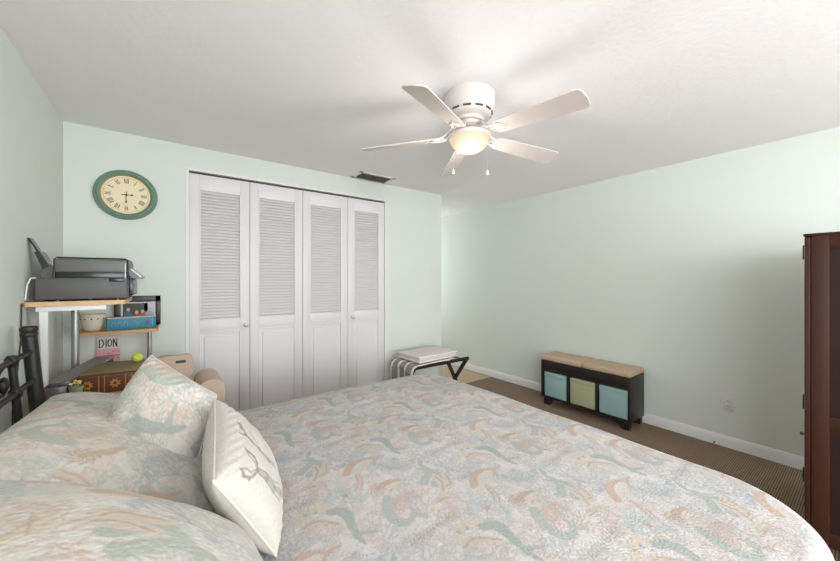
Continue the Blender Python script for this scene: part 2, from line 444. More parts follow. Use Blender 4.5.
# baseboards
def base_prof(b, p0, p1, nrm, h=.092, t=.014):
    p0 = Vector(p0); p1 = Vector(p1); n = Vector(nrm); d = (p1-p0)
    Mx = Matrix((n, Vector((0, 0, 1)), d.normalized())).transposed().to_4x4(); Mx.translation = p0
    b.prism([(0, 0), (t, 0), (t, h*.72), (t*.75, h*.80), (t*.55, h*.93), (t*.3, h), (0, h)], Mx, d.length)
b = MB(); base_prof(b, (XR, YN, 0), (XR, YE, 0), (-1, 0, 0)); b.build('baseboard_right', M['trim'], kind=S)
b = MB(); base_prof(b, (OX1+.06, YC, 0), (XC, YC, 0), (0, -1, 0)); b.build('baseboard_closet', M['trim'], kind=S)
b = MB(); base_prof(b, (XL, YN, 0), (XL, YC, 0), (1, 0, 0)); b.build('baseboard_left', M['trim'], kind=S)
b = MB(); base_prof(b, (XC, YC, 0), (XC, YE, 0), (1, 0, 0)); b.build('baseboard_passage', M['trim'], kind=S)
b = MB(); base_prof(b, (XC, YE, 0), (XR, YE, 0), (0, -1, 0)); b.build('baseboard_far', M['trim'], kind=S)
# closet frame, and a strip coloured dark for shade in the door gap
b = MB()
b.box((OX0-.008, YC-.006, 0), (OX0+.014, YC+.06, OZ-.012)).box((OX1-.014, YC-.006, 0), (OX1+.03, YC+.06, OZ-.012))
b.box((OX0-.008, YC-.006, OZ-.014), (OX1+.03, YC+.06, OZ+.008))
b.build('trim_1', M['trim'], kind=S)
MB().box((OX0+.014, YC+.03, OZ-.034), (OX1-.014, YC+.055, OZ-.010)).build('gap_shade_strip', M['dark_gap'], kind=S)

# bifold doors: door_1 .. door_4
def closet_door(i, x0, x1, knob=None):
    zb, zt = .02, 2.231
    y0, y1 = YC+.008, YC+.040
    sw = .070
    b = MB()
    b.box((x0, y0, zb), (x0+sw, y1, zt), .003).box((x1-sw, y0, zb), (x1, y1, zt), .003)
    b.box((x0+sw-.001, y0, 2.11), (x1-sw+.001, y1, zt), .003)
    b.box((x0+sw-.001, y0, .955), (x1-sw+.001, y1, 1.06), .003)
    b.box((x0+sw-.001, y0, zb), (x1-sw+.001, y1, .19), .003)
    # moulding lips around the openings
    for za, zc in ((1.06, 2.11), (.19, .955)):
        b.box((x0+sw-.004, y0-.003, za-.004), (x0+sw+.007, y0+.02, zc+.004), .002); b.box((x1-sw-.007, y0-.003, za-.004), (x1-sw+.004, y0+.02, zc+.004), .002)
        b.box((x0+sw, y0-.003, za-.004), (x1-sw, y0+.02, za+.007), .002); b.box((x0+sw, y0-.003, zc-.007), (x1-sw, y0+.02, zc+.004), .002)
    d = b.build('door_%d' % i, M['door'], kind=S)
    b = MB(); n = 40; st = (2.11-1.06-.014)/n
    R = Matrix.Rotation(math.radians(-38), 3, 'X')
    for k in range(n):
        z = 1.06+.012+st*(k+.5)
        b.box((x0+sw-.004, y0+.012, z-.0165), (x1-sw+.004, y0+.0175, z+.0165), .0015, rot=R, seg=1)
    b.box((x0+sw-.004, y0+.028, 1.05), (x1-sw+.004, y0+.031, 2.12))
    b.build('louver_panel', M['door'], d)
    b = MB(); xa, xb = x0+sw+.006, x1-sw-.006
    b.box((xa-.01, y0+.012, .18), (xb+.01, y0+.024, .96))
    b.box((xa+.022, y0+.004, .222), (xb-.022, y0+.02, .922), .008, seg=1)
    b.build('raised_panel', M['door'], d)
    if knob:
        b = MB(); b.lathe([(0, -.036), (.012, -.034), (.0195, -.028), (.0205, -.022), (.017, -.016), (.009, -.012), (.009, -.004), (.021, -.002), (.021, .002), (0, .002)], (knob, y0, .998), 20, 'y')
        b.build('door_knob', M['knob'], d)
g = .003
xs = [OX0+.0135, .569, 1.024, 1.484, OX1-.0135]
for i in range(4):
    closet_door(i+1, xs[i]+g/2, xs[i+1]-g/2, {0: .536, 3: 1.536}.get(i))

# ---------------------------------------------------------------- bed
bed = thing('bed', 'black iron framed bed with scrolled headboard against the mint left wall', 'bed', (.55, 1.1, 0))
bed_o = Vector(bed.location)
class MBo(MB):   # builds in world space, then shifts into the parent's frame
    def build(self, name, m, parent=None, **k):
        o = super().build(name, m, parent, **k)
        if parent is not None and parent.type == 'EMPTY':
            bpy.context.view_layer.update()
            o.matrix_parent_inverse = parent.matrix_world.inverted()
        return o
HX = -.447
LEAN = .045
def hx(z): return HX - LEAN*(z-.6)/.58
for y in (.04, 2.215):
    b = MBo()
    pts = [(hx(z), y, z) for z in (0, .6, 1.135)]
    b.tube(pts, .025, 20)
    b.lathe([(0, 1.135), (.0255, 1.135), (.0275, 1.142), (.0275, 1.15), (.0255, 1.154), (.0285, 1.164), (.0285, 1.174), (.024, 1.181), (0, 1.183)], (hx(1.15), y, 0), 24)
    b.build('headboard_post', M['iron'], bed)
for z in (1.07, .945, .62):
    b = MBo(); b.tube([(hx(z), .04, z), (hx(z), 2.215, z)], .0112, 12); b.build('headboard_rail', M['iron'], bed)
ys = [1.985-.275*k for k in range(0, 7)]
for y in ys:
    b = MBo(); b.tube([(hx(z), y, z) for z in (.62, .8, 1.07)], .0125, 10)
    for z in (.945, 1.07): b.lathe([(.0125, z-.022), (.019, z-.012), (.021, z), (.019, z+.012), (.0125, z+.022)], (hx(z), y, 0), 14)
    b.build('headboard_bar', M['iron'], bed)
for y in ys:
    b = MBo(); pts = []; yc = y-.125
    for k in range(26):
        t = k/25
        a = 3.4*PI*t*.62 + .4; r = .075*(1-t*.72)
        pts.append((hx(1.0), yc+.015+r*math.cos(a+1.2), 1.005+r*.78*math.sin(a+1.2)))
    b.tube(pts, [.006]*22+[.007, .008, .008, .006], 8)
    b.lathe([(0, -.030), (.010, -.022), (.016, -.005), (.014, .010), (.006, .024), (0, .03)], (hx(1.0), yc+.02, 1.0), 14)
    b.build('headboard_scroll', M['iron'], bed)
b = MBo(); b.box((-.42, .10, .17), (1.60, .135, .27), .006).box((-.42, 2.02, .17), (1.60, 2.055, .27), .006).box((1.565, .10, .17), (1.60, 2.055, .27), .006)
b.box((-.42, .12, .235), (1.58, 2.03, .26)); b.build('bed_frame', M['iron'], bed)
for x, y in ((1.55, .15), (1.55, 2.0), (-.40, .15), (-.40, 2.0)):
    b = MBo(); b.lathe([(0, 0), (.028, 0), (.028, .02), (.022, .03), (.022, .2), (0, .2)], (x, y, 0), 16); b.build('bed_leg', M['iron'], bed)
b = MBo(); b.box((-.42, .115, .26), (1.59, 2.035, .64), .05, seg=4); b.build('mattress', M['cream'], bed)

# quilt: a cloth laid over the mattress with drops on three sides
def build_quilt():
    X0, X1, Y0, Y1, TOP = -.43, 1.672, .055, 2.095, .684
    r = .062; rc = .24
    st = .005
    u = np.arange(X0, X1+.62, st); v = np.arange(Y0-.62, Y1+.62, st)
    U, V = np.meshgrid(u, v)
    cx1 = X1-r-rc; cy0 = Y0+r+rc; cy1 = Y1-r-rc
    CX = np.minimum(U, cx1); CY = np.clip(V, cy0, cy1)
    dx = U-CX; dy = V-CY; dist = np.hypot(dx, dy)
    n_x = np.where(dist > 1e-9, dx/np.maximum(dist, 1e-9), 0); n_y = np.where(dist > 1e-9, dy/np.maximum(dist, 1e-9), 0)
    # near the head end the sides are square
    e = np.maximum(dist-rc, 0)
    # effective overhang at the rounded corner follows the arc
    arc = np.minimum(e, r*PI/2); drop = np.maximum(e-r*PI/2, 0)
    fold = .014*np.sin(np.arctan2(n_y, n_x)*18)*np.clip(drop/.3, 0, 1) + .006*np.sin((U+V)*17)*np.clip(drop/.25, 0, 1)
    out = r*np.sin(arc/r) + drop*.03 + fold
    base = np.minimum(dist, rc)
    PX = CX+n_x*(base+out); PY = CY+n_y*(base+out)
    PZ = TOP - r*(1-np.cos(arc/r)) - drop
    soft = np.clip(1-e/r, 0, 1)
    rip = .004*np.sin(U*6.1+V*3.7+1.2*np.sin(V*4))+.003*np.sin(V*9.3-U*4.1)+.002*np.sin(U*15+V*11)
    crown = -.010*np.clip(1-np.minimum.reduce([X1-U, V-Y0, Y1-V])/.30, 0, 1)**2
    PZ = PZ + soft*(rip+crown)
    keep = e <= .585
    idx = -np.ones(U.shape, int); idx[keep] = np.arange(keep.sum())
    q = np.stack([idx[:-1, :-1], idx[:-1, 1:], idx[1:, 1:], idx[1:, :-1]], -1).reshape(-1, 4)
    q = q[(q >= 0).all(1)]
    Vv = np.stack([PX[keep], PY[keep], PZ[keep]], -1)
    c = PRINT.sample(U[keep]-.55, V[keep]-.87)
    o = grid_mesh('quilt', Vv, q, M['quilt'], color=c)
    md = o.modifiers.new('thickness', 'SOLIDIFY'); md.thickness = .012; md.offset = -1
    return o
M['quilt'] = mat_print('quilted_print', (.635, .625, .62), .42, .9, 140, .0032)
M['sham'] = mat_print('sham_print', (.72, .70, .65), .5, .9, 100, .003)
M['sketch'] = mat_print('cream_sketch_print', (.65, .64, .62), .06, .85, 300, .002)
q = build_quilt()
tag(q, 'pale quilted bedspread printed with fish tails and coral covering the bed', 'bedspread')

def pillow(name, c00, c10, c11, c01, thick, nu=150, nv=110, colorfn=None, m=None, bow=.05, seed=0, wr=.006, power=.42, sag=0.0, ex=2.2):
    # c00 bottom-start, c10 bottom-end, c11 top-end, c01 top-start
    c = [np.array(p, float) for p in (c00, c10, c11, c01)]
    du = (c[1]-c[0]+c[2]-c[3])/2; dv = (c[3]-c[0]+c[2]-c[1])/2
    nrm = np.cross(du, dv); nrm /= np.linalg.norm(nrm)
    u = np.linspace(0, 1, nu); v = np.linspace(0, 1, nv); Ug, Vg = np.meshgrid(u, v)
    a = 2*Ug-1; b_ = 2*Vg-1
    A = a*(1-bow*(1-b_**2)); B = b_*(1-bow*(1-a**2))
    uu = (A+1)/2; vv = (B+1)/2
    base = ((1-uu)*(1-vv))[..., None]*c[0]+(uu*(1-vv))[..., None]*c[1]+(uu*vv)[..., None]*c[2]+((1-uu)*vv)[..., None]*c[3]
    h = (np.clip(1-np.abs(a)**ex, 0, 1)*np.clip(1-np.abs(b_)**ex, 0, 1))**power
    def wrk(s):
        k = np.zeros_like(Ug); rg = np.random.default_rng(seed+s)
        for _ in range(7):
            f = rg.uniform(5, 16, 2); p = rg.uniform(0, 6.28, 2); k += np.sin(f[0]*Ug*2+p[0]+2*np.sin(f[1]*Vg*.6))*np.sin(f[1]*Vg+p[1])/5
        edge = np.clip(np.minimum.reduce([Ug, 1-Ug, Vg, 1-Vg])*6, 0, 1)
        pk = .006*np.sin((Ug+Vg)*60+p[0])*(1-edge)*edge*3
        return k*wr*edge + pk*.3
    top = base + nrm*(h*thick/2+wrk(1))[..., None]
    bot = base - nrm*(h*thick/2+wrk(2)*.5)[..., None]
    bord = (Ug == 0) | (Ug == 1) | (Vg == 0) | (Vg == 1)
    top[bord] = base[bord]
    n1 = nu*nv; i1 = np.arange(n1).reshape(nv, nu)
    i2 = i1.copy(); inn = ~bord; i2[inn] = n1+np.arange(inn.sum())
    def quads(i, flip):
        q = np.stack([i[:-1, :-1], i[:-1, 1:], i[1:, 1:], i[1:, :-1]], -1).reshape(-1, 4)
        return q[:, ::-1] if flip else q
    V_ = np.concatenate([top.reshape(-1, 3), bot[inn]])
    F = np.concatenate([quads(i1, False), quads(i2, True)])
    Lu = np.linalg.norm(du); Lv = np.linalg.norm(dv)
    U2 = np.concatenate([Ug.ravel(), Ug[inn]]); V2 = np.concatenate([Vg.ravel(), Vg[inn]])
    side = np.concatenate([np.zeros(n1), np.ones(inn.sum())])
    o = grid_mesh(name, V_, F, m, color=colorfn(U2, V2, Lu, Lv, side))
    rim = np.concatenate([base[0, :], base[1:, -1], base[-1, -2::-1], base[-2:0:-1, 0]])
    return o, rim

def sham_color(off, s=1.0, rot=0.0):
    def f(U, V, Lu, Lv, side):
        x = U*Lu*s; y = V*Lv*s
        return PRINT.sample(off[0]+x*math.cos(rot)-y*math.sin(rot), off[1]+x*math.sin(rot)+y*math.cos(rot))
    return f
def piping(o, rim, m, r=.003, sub=3):
    b = MB(); b.tube([tuple(p) for p in rim[::sub]], r, 6, closed=True); return b.build('piping', m, o)

SHAMPIPE = mat('sham_edge', (206, 200, 186), .9, var=.04, vscale=60)
# far sham lying back against the headboard
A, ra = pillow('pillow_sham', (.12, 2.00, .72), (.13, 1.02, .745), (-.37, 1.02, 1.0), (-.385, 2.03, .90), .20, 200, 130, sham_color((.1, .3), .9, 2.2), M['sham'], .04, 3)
piping(A, ra, SHAMPIPE)
tag(A, 'fish-tail printed pillow sham lying back on the iron headboard at the bed\'s far side', 'pillow', 'printed pillow shams')
# near sham in the foreground
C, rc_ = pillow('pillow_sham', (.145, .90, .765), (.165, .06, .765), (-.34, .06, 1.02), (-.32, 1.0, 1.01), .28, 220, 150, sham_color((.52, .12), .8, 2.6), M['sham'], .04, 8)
piping(C, rc_, SHAMPIPE)
tag(C, 'fish-tail printed pillow sham in the foreground, nearest the camera on the bed', 'pillow', 'printed pillow shams')
# sham propped on its corner between them
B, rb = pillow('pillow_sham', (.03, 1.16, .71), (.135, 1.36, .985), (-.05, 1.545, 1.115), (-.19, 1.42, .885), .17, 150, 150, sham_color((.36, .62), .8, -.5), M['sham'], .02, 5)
piping(B, rb, SHAMPIPE)
tag(B, 'fish-tail printed pillow sham propped up on its corner, tallest of the pillows', 'pillow', 'printed pillow shams')

def sketch_color(U, V, Lu, Lv, side):
    base = np.tile(lin(236, 230, 221), (len(U), 1))
    ink = lin(150, 149, 145)
    def stroke(pts, w0, w1, op=.8):
        nonlocal base
        for (p, q) in zip(pts, pts[1:]):
            p = np.array(p); q = np.array(q); d = q-p; L = d@d
            t = np.clip(((U-p[0])*d[0]+(V-p[1])*d[1])/L, 0, 1)
            D = np.hypot(U-p[0]-t*d[0], V-p[1]-t*d[1])
            k = np.clip((.75*(w0+(w1-w0)*t)-D)/.006+.5, 0, 1)*op*(side < .5)
            base = base*(1-k[:, None])+ink*k[:, None]
    stroke([(.11, .86), (.085, .80), (.09, .74), (.14, .70), (.19, .67)], .010, .020)
    stroke([(.11, .86), (.13, .80), (.135, .745), (.19, .69)], .006, .010)
    stroke([(.30, .85), (.285, .80), (.27, .75), (.23, .70), (.19, .67)], .010, .020)
    stroke([(.30, .85), (.25, .80), (.225, .74), (.20, .69)], .006, .008)
    stroke([(.19, .67), (.195, .55), (.21, .40), (.25, .27), (.33, .18)], .022, .055, .5)
    stroke([(.17, .66), (.165, .54), (.165, .40), (.19, .26)], .006, .008)
    stroke([(.215, .66), (.225, .55), (.255, .42), (.31, .30)], .006, .008)
    stroke([(.62, .90), (.55, .88), (.49, .84), (.44, .76), (.42, .66)], .010, .022)
    stroke([(.46, .90), (.47, .84), (.45, .76)], .008, .014)
    stroke([(.42, .66), (.41, .52), (.43, .38)], .022, .045, .5)
    stroke([(.56, .80), (.50, .74), (.44, .66), (.40, .52)], .006, .008)
    return base
D, rd = pillow('throw_pillow', (.215, .885, .70), (.285, 1.30, .70), (.12, 1.27, 1.0), (.078, .85, .95), .145, 150, 130, sketch_color, M['sketch'], .03, 4, wr=.004)
piping(D, rd, mat('cream_seam', (206, 200, 190), .85), .0028)
tag(D, 'cream throw pillow with grey sketched sea-creature tails propped against the shams', 'pillow')

# ---------------------------------------------------------------- ceiling fan
FX, FY = 1.396, 1.396
fan = thing('ceiling_fan', 'white five-blade hugger ceiling fan with lit glass dome and pull chains', 'ceiling fan', (FX, FY, H))
def fz(z): return z-H
b = MB(); b.lathe([(0, 0), (.146, 0), (.146, fz(2.385)), (.143, fz(2.368)), (.132, fz(2.348)), (.128, fz(2.342)), (.126, fz(2.330)), (.118, fz(2.318)), (.10, fz(2.312)), (.085, fz(2.305)), (.082, fz(2.29)), (0, fz(2.29))], seg=64)
hs = b.build('motor_housing', M['fan'], fan)
b = MB()
for k in range(12):
    a0 = 2*PI*k/12; poly = []
    pts = [(.1275*math.cos(a0+t), .1275*math.sin(a0+t), fz(2.336)) for t in np.linspace(0, .34, 7)]
    b.tube(pts, .0058, 6)
b.build('vent_slots', M['slot'], hs)
b = MB(); b.lathe([(0, fz(2.292)), (.060, fz(2.292)), (.066, fz(2.285)), (.066, fz(2.270)), (.050, fz(2.262)), (0, fz(2.262))], seg=40); b.build('flywheel', M['fan'], fan)
b = MB(); b.lathe([(0, fz(2.257)), (.036, fz(2.257)), (.036, fz(2.232)), (.052, fz(2.228)), (.112, fz(2.222)), (.121, fz(2.214)), (.121, fz(2.204)), (.114, fz(2.198)), (0, fz(2.198))], seg=56); b.build('light_fitter', M['fan'], fan)
# glass dome
def mat_dome():
    m = bpy.data.materials.new('lit_frosted_glass'); m.use_nodes = True
    nt = m.node_tree; n = nt.nodes; l = nt.links; p = n['Principled BSDF']
    p.inputs['Base Color'].default_value = (.12, .11, .09, 1); p.inputs['Roughness'].default_value = .4; p.inputs['Specular IOR Level'].default_value = .2
    tc = n.new('ShaderNodeTexCoord'); ds = n.new('ShaderNodeVectorMath'); ds.operation = 'DISTANCE'
    ds.inputs[1].default_value = (-.030, -.045, fz(2.13)); l.new(tc.outputs['Object'], ds.inputs[0])
    cr = n.new('ShaderNodeValToRGB'); e = cr.color_ramp.elements
    e[0].position = .02; e[0].color = (1.0, .93, .78, 1); e[1].position = .11; e[1].color = (.62, .47, .32, 1)
    k = e.new(.06); k.color = (.86, .70, .50, 1)
    l.new(ds.outputs['Value'], cr.inputs[0]); l.new(cr.outputs[0], p.inputs['Emission Color']); p.inputs['Emission Strength'].default_value = 1.15
    return m
b = MB(); R0 = .112; pr = [(R0, fz(2.203))]
for k in range(1, 13):
    a = k/12*PI/2; pr.append((R0*math.cos(a) if k < 12 else 0, fz(2.200)-.084*math.sin(a)))
b.lathe(pr, seg=56); dome = b.build('glass_dome', mat_dome(), fan)
ll = bpy.data.lights.new('dome_fill', 'POINT'); ll.energy = LAMP; ll.color = (1, .95, .88); ll.shadow_soft_size = .09
lo = bpy.data.objects.new('dome_fill', ll); col.objects.link(lo); lo.parent = fan; lo.location = (0, 0, fz(1.99))  # point light added under the dome, standing in for the lamp's own light
# blades
for k in range(5):
    a = math.radians(-84+72*k)
    e = Vector((math.cos(a), math.sin(a), 0)); t = Vector((-math.sin(a), math.cos(a), 0))
    pit = -.27
    tt = t*math.cos(pit)+Vector((0, 0, math.sin(pit)))
    r0, r1 = .175, .652; z0, z1 = fz(2.205), fz(2.179)
    d = (e*(r1-r0)+Vector((0, 0, z1-z0))).normalized(); nrm = d.cross(tt)
    org = e*r0+Vector((0, 0, z0))
    L = r1-r0; w0, w1 = .048, .065
    poly = [(0, -w0*.75), (.02, -w0)]; poly += [(L-.03, -w1), (L-.012, -w1*.93), (L-.003, -w1*.75), (L+.004, 0), (L-.003, w1*.75), (L-.012, w1*.93), (L-.03, w1), (.02, w0), (0, w0*.75)]
    Mx = Matrix((d, tt, nrm)).transposed().to_4x4(); Mx.translation = org
    b = MB(); b.prism(poly, Mx, .006); bl = b.build('fan_blade', M['blade'], fan)
    b = MB()
    h0 = e*.058+Vector((0, 0, fz(2.272))); h1 = e*.10+Vector((0, 0, fz(2.262))); h2 = e*.145+Vector((0, 0, fz(2.214))); h3 = e*.20+Vector((0, 0, z0-.006))
    for s in (-1, 1):
        b.tube([h0+t*s*.006, h1+t*s*.016, h2+t*s*.030-Vector((0, 0, .002)), h3+tt*s*.034, h3+e*.03+tt*s*.012], .0048, 8)
    b.tube([h2+t*.03, h2+e*.02, h2-t*.03], .004, 8)
    b.tube([h2, h3+e*.05-Vector((0, 0, .003))], .0045, 8)
    for s, rr in ((-.028, .205), (.028, .205), (0, .245)):
        q_ = e*rr+tt*s+Vector((0, 0, z0-.006))
        b.lathe([(0, -.004), (.007, -.003), (.008, .004), (0, .006)], tuple(q_), 10)
    b.build('blade_bracket', M['fan'], bl)
# pull chains: (455,170) and (489,172)
for px, py, zz in ((-.074, .055, 1.998), (.086, -.064, 1.993)):
    b = MB(); b.tube([(px, py, fz(2.205)), (px, py, fz(zz+.02))], .0006, 6); ch = b.build('pull_chain', M['steel'], fan)
    b = MB(); b.lathe([(0, .026), (.002, .025), (.0035, .018), (.007, .003), (.0075, 0), (0, -.001)], (px, py, fz(zz)), 14); b.build('chain_pull', M['white_cable'], ch)

# ---------------------------------------------------------------- ceiling vent
v = thing('air_vent', 'metal air supply grille set in the ceiling before the closet', 'vent', (1.70, 3.085, H))
b = MB(); W_, D_ = .205, .112
b.box((-W_, -D_, -.006), (W_, -D_+.035, 0), .002).box((-W_, D_-.035, -.006), (W_, D_, 0), .002).box((-W_, -D_, -.006), (-W_+.04, D_, 0), .002).box((W_-.04, -D_, -.006), (W_, D_, 0), .002)
b.build('frame', M['ceil'], v)
b = MB(); R = Matrix.Rotation(math.radians(40), 3, 'X')
for k in range(7): b.box((-W_+.04, -.078+k*.026-.014, -.008), (W_-.04, -.078+k*.026+.014, -.0065), rot=R)
b.build('slats', M['vent'], v)
MB().box((-W_+.04, -D_+.035, -.002), (W_-.04, D_-.035, -.0005)).build('duct_back', M['slot'], v)

# ---------------------------------------------------------------- wall clock
ck = thing('wall_clock', 'round wall clock with sage green rim and Roman numeral cream dial', 'clock', (-.240, YC, 1.994))
b = MB(); b.lathe([(0, 0), (.176, 0), (.178, -.012), (.174, -.022), (.168, -.026), (.163, -.023), (.159, -.030), (.152, -.034), (.146, -.030), (.141, -.022), (.138, -.014), (0, -.010)], seg=72, axis='y'); b.build('rim', M['green_rim'], ck)
b = MB(); b.lathe([(.142, -.021), (.141, -.027), (.136, -.024), (.134, -.014)], seg=64, axis='y'); b.build('gold_ring', M['gold'], ck)
b = MB(); b.lathe([(.137, -.013), (.137, -.0155), (0, -.0155)], seg=64, axis='y'); b.build('dial', M['dial'], ck)
def numeral(txt, ang, r, h, parent):
    wid = {'I': .0075, 'V': .014, 'X': .014}; tot = sum(wid[c] for c in txt); x = -tot/2; b = MB()
    ca, sa = math.cos(-ang), math.sin(-ang)
    def P(px, py):
        py += r; return Vector((px*ca-py*sa, -.0165, px*sa+py*ca))
    def st(x0, y0, x1, y1, w):
        p, q = P(x0, y0), P(x1, y1); d = (q-p).normalized(); n = Vector((0, 1, 0)).cross(d)*w/2
        vsb = [b.bm.verts.new(c) for c in (p-n, p+n, q+n, q-n)]; b.bm.faces.new(vsb)
    for c in txt:
        w_ = wid[c]; m_ = x+w_/2
        if c == 'I': st(m_, -h/2, m_, h/2, .0036); st(m_-.003, h/2, m_+.003, h/2, .0015); st(m_-.003, -h/2, m_+.003, -h/2, .0015)
        elif c == 'V': st(m_-.005, h/2, m_, -h/2, .0036); st(m_+.005, h/2, m_, -h/2, .0018)
        else: st(m_-.005, h/2, m_+.005, -h/2, .0036); st(m_+.005, h/2, m_-.005, -h/2, .0018)
        x += w_
    return b.build('numeral', M['ink'], parent, smooth=False)
for k, t_ in enumerate(['XII', 'I', 'II', 'III', 'IIII', 'V', 'VI', 'VII', 'VIII', 'IX', 'X', 'XI']): numeral(t_, k*PI/6, .098, .031, ck)
b = MB(); b.lathe([(.1235, -.0158), (.1235, -.0166), (.1225, -.0166), (.1225, -.0158)], seg=64, axis='y'); b.build('minute_track', M['ink'], ck)
b = MB(); Mh = frame_m((0, -.019, 0), (1, 0, .02), (0, 0, 1))
b.prism([(-.028, -.0025), (.022, -.002), (.030, -.007), (.040, 0), (.072, .0), (.040, .0008), (.030, .007), (.022, .002), (-.028, .0025)], Mh, .0012); b.build('hour_hand', M['ink'], ck)
b = MB(); Mh = frame_m((0, -.021, 0), (-.03, 0, -1), (1, 0, -.03))
b.prism([(-.024, -.002), (.04, -.0016), (.05, -.005), (.062, 0), (.098, 0), (.062, .0006), (.05, .005), (.04, .0016), (-.024, .002)], Mh, .0012); b.build('minute_hand', M['ink'], ck)
b = MB(); b.lathe([(0, -.024), (.006, -.023), (.007, -.016), (0, -.016)], seg=16, axis='y'); b.build('hub', M['ink'], ck)

# ---------------------------------------------------------------- storage bench
bn = thing('storage_bench', 'espresso storage bench with three fabric cubbies and tan cushions along right wall', 'bench', (3.53, 1.77, 0))
BX0, BX1, BY0, BY1 = -.165, .145, -.45, .465
b = MB()
b.box((BX0, BY0, .075), (BX1, BY0+.022, .487), .002).box((BX0, BY1-.022, .075), (BX1, BY1, .487), .002)
b.box((BX0, BY0+.02, .075), (BX1, BY1-.02, .092), .002).box((BX0, BY0+.02, .372), (BX1, BY1-.02, .39), .002)
b.box((BX0+.004, BY0+.02, .38), (BX0+.022, BY1-.02, .487), .002).box((BX1-.012, BY0+.02, .09), (BX1, BY1-.02, .487))
for y in (-.149, .149): b.box((BX0, y-.011, .09), (BX1, y+.011, .375), .002)
b.box((BX0+.02, BY0+.02, .47), (BX1, BY1-.02, .485))
b.build('carcass', M['espresso'], bn)
for x in (BX0+.012, BX1-.052):
    for s in (-1, 1):
        y = s*.385; b = MB()
        MX = frame_m((x, y, 0), (0, 1, 0), (0, 0, 1))
        b.prism([(-.052, .078), (-.052, .0) if s < 0 else (-.012, .0), (.012, 0) if s < 0 else (.052, 0), (.052, .078)], MX, .04); b.build('leg', M['espresso'], bn)
for y, nm, m_ in ((.298, 'aqua', 'aqua'), (0, 'olive', 'olive'), (-.298, 'aqua', 'aqua')):
    b = MB(); b.box((BX0+.008, y-.129, .096), (BX1-.02, y+.129, .362), .006)
    o = b.build('fabric_bin', M[m_], bn); 
    if nm == 'olive': o['label'] = 'pale olive fabric bin front'
    else: o['label'] = 'aqua fabric bin front'
    b = MB(); b.box((BX0+.0045, y-.129, .315), (BX0+.012, y+.129, .362), .003).box((BX0+.0055, y-.120, .112), (BX0+.011, y-.117, .3)).box((BX0+.0055, y+.117, .112), (BX0+.011, y+.120, .3)).box((BX0+.0055, y-.12, .112), (BX0+.011, y+.12, .115))
    b.build('folded_hem', M[m_], o)
for y0, y1 in ((BY0-.004, -.003), (.003, BY1+.004)):
    b = MB(); b.box((BX0-.008, y0, .488), (BX1, y1, .542), .017, seg=4); b.build('cushion', M['tan_vinyl'], bn)

# ---------------------------------------------------------------- wall outlet
ot = thing('wall_outlet', 'off-white outlet plate low on the mint right wall', 'outlet', (XR, .712, .362))
b = MB(); b.box((-.006, -.037, -.058), (0, .037, .058), .003); b.build('cover_plate', M['outlet'], ot)
for z in (-.02, .02):
    b = MB(); b.box((-.0085, -.017, z-.014), (-.005, .017, z+.014), .004); s_ = b.build('socket', M['outlet'], ot)
    b = MB(); b.box((-.009, -.008, z-.004), (-.0083, -.0055, z+.006)).box((-.009, .0055, z-.004), (-.0083, .008, z+.006)); b.build('slot', M['slot'], s_)
st_ = thing('door_stop', 'tiny brown stub sticking out at the foot of the right baseboard', 'door stop', (XR-.014, .80, .02))
b = MB(); b.lathe([(0, -.026), (.0055, -.026), (.0055, -.018), (.0035, -.016), (.0035, 0), (0, 0)], seg=12, axis='x'); b.build('stub', M['bronze'], st_)

# ---------------------------------------------------------------- dark cherry cabinet
cb = thing('cabinet', 'tall dark cherry wooden cabinet with panelled side at the right edge', 'cabinet', (2.53, .205, 0))
CH, CD, CW = 1.612, .62, .86
b = MB()
def side(b, x0, x1):
    b.box((x0, -.080, .0), (x1, -.022, CH-.012), .003).box((x0, -CD, .0), (x1, -CD+.07, CH-.012), .003)
    b.box((x0, -CD+.06, CH-.075), (x1, -.078, CH-.012), .003).box((x0, -CD+.06, .66), (x1, -.078, .73), .003).box((x0, -CD+.06, .105), (x1, -.078, .175), .003)
side(b, 0, .024); b.build('side_frame', M['cherry'], cb)
b = MB(); side(b, CW-.024, CW); b.build('side_frame', M['cherry'], cb)
for x in (.012, CW-.020):
    b = MB(); b.box((x, -CD+.06, .72), (x+.008, -.078, CH-.06)).box((x+.001, -CD+.06, .60), (x+.007, -.078, .74)).box((x, -CD+.06, .16), (x+.008, -.078, .67)); b.build('side_panel', M['cherry_shade'], cb)
b = MB(); b.box((-.004, -CD-.004, CH-.012), (CW+.004, .004, CH), .003).box((.02, -CD+.01, .16), (CW-.02, -.03, .18)).box((.02, -CD, .12), (CW-.02, -CD+.012, CH-.02)).box((.02, -.06, .11), (CW-.02, -.03, .16))
b.build('body', M['cherry'], cb)
for s, x0, x1 in ((0, .003, CW/2-.001), (1, CW/2+.001, CW-.003)):
    b = MB()
    b.box((x0, -.020, .17), (x0+.06, 0, CH-.018), .002).box((x1-.06, -.020, .17), (x1, 0, CH-.018), .002)
    for z0, z1 in ((CH-.08, CH-.018), (.66, .73), (.17, .24)): b.box((x0+.055, -.020, z0), (x1-.055, 0, z1), .002)
    b.box((x0+.055, -.014, .2), (x1-.055, -.006, CH-.06))
    dr = b.build('door', M['cherry'], cb)
    for z in (1.52, .78, .42):
        xx = x0-.003 if s == 0 else x1+.003
        b = MB(); b.tube([(xx, .001, z-.035), (xx, .001, z+.035)], .005, 10); b.build('hinge', M['bronze'], dr)
    xx = (x1-.035) if s == 0 else (x0+.035)
    b = MB(); b.lathe([(0, .026), (.010, .024), (.014, .017), (.011, .010), (.006, .006), (.006, 0), (0, 0)], (xx, 0, .80), 16, 'y'); b.build('knob', M['bronze'], dr)
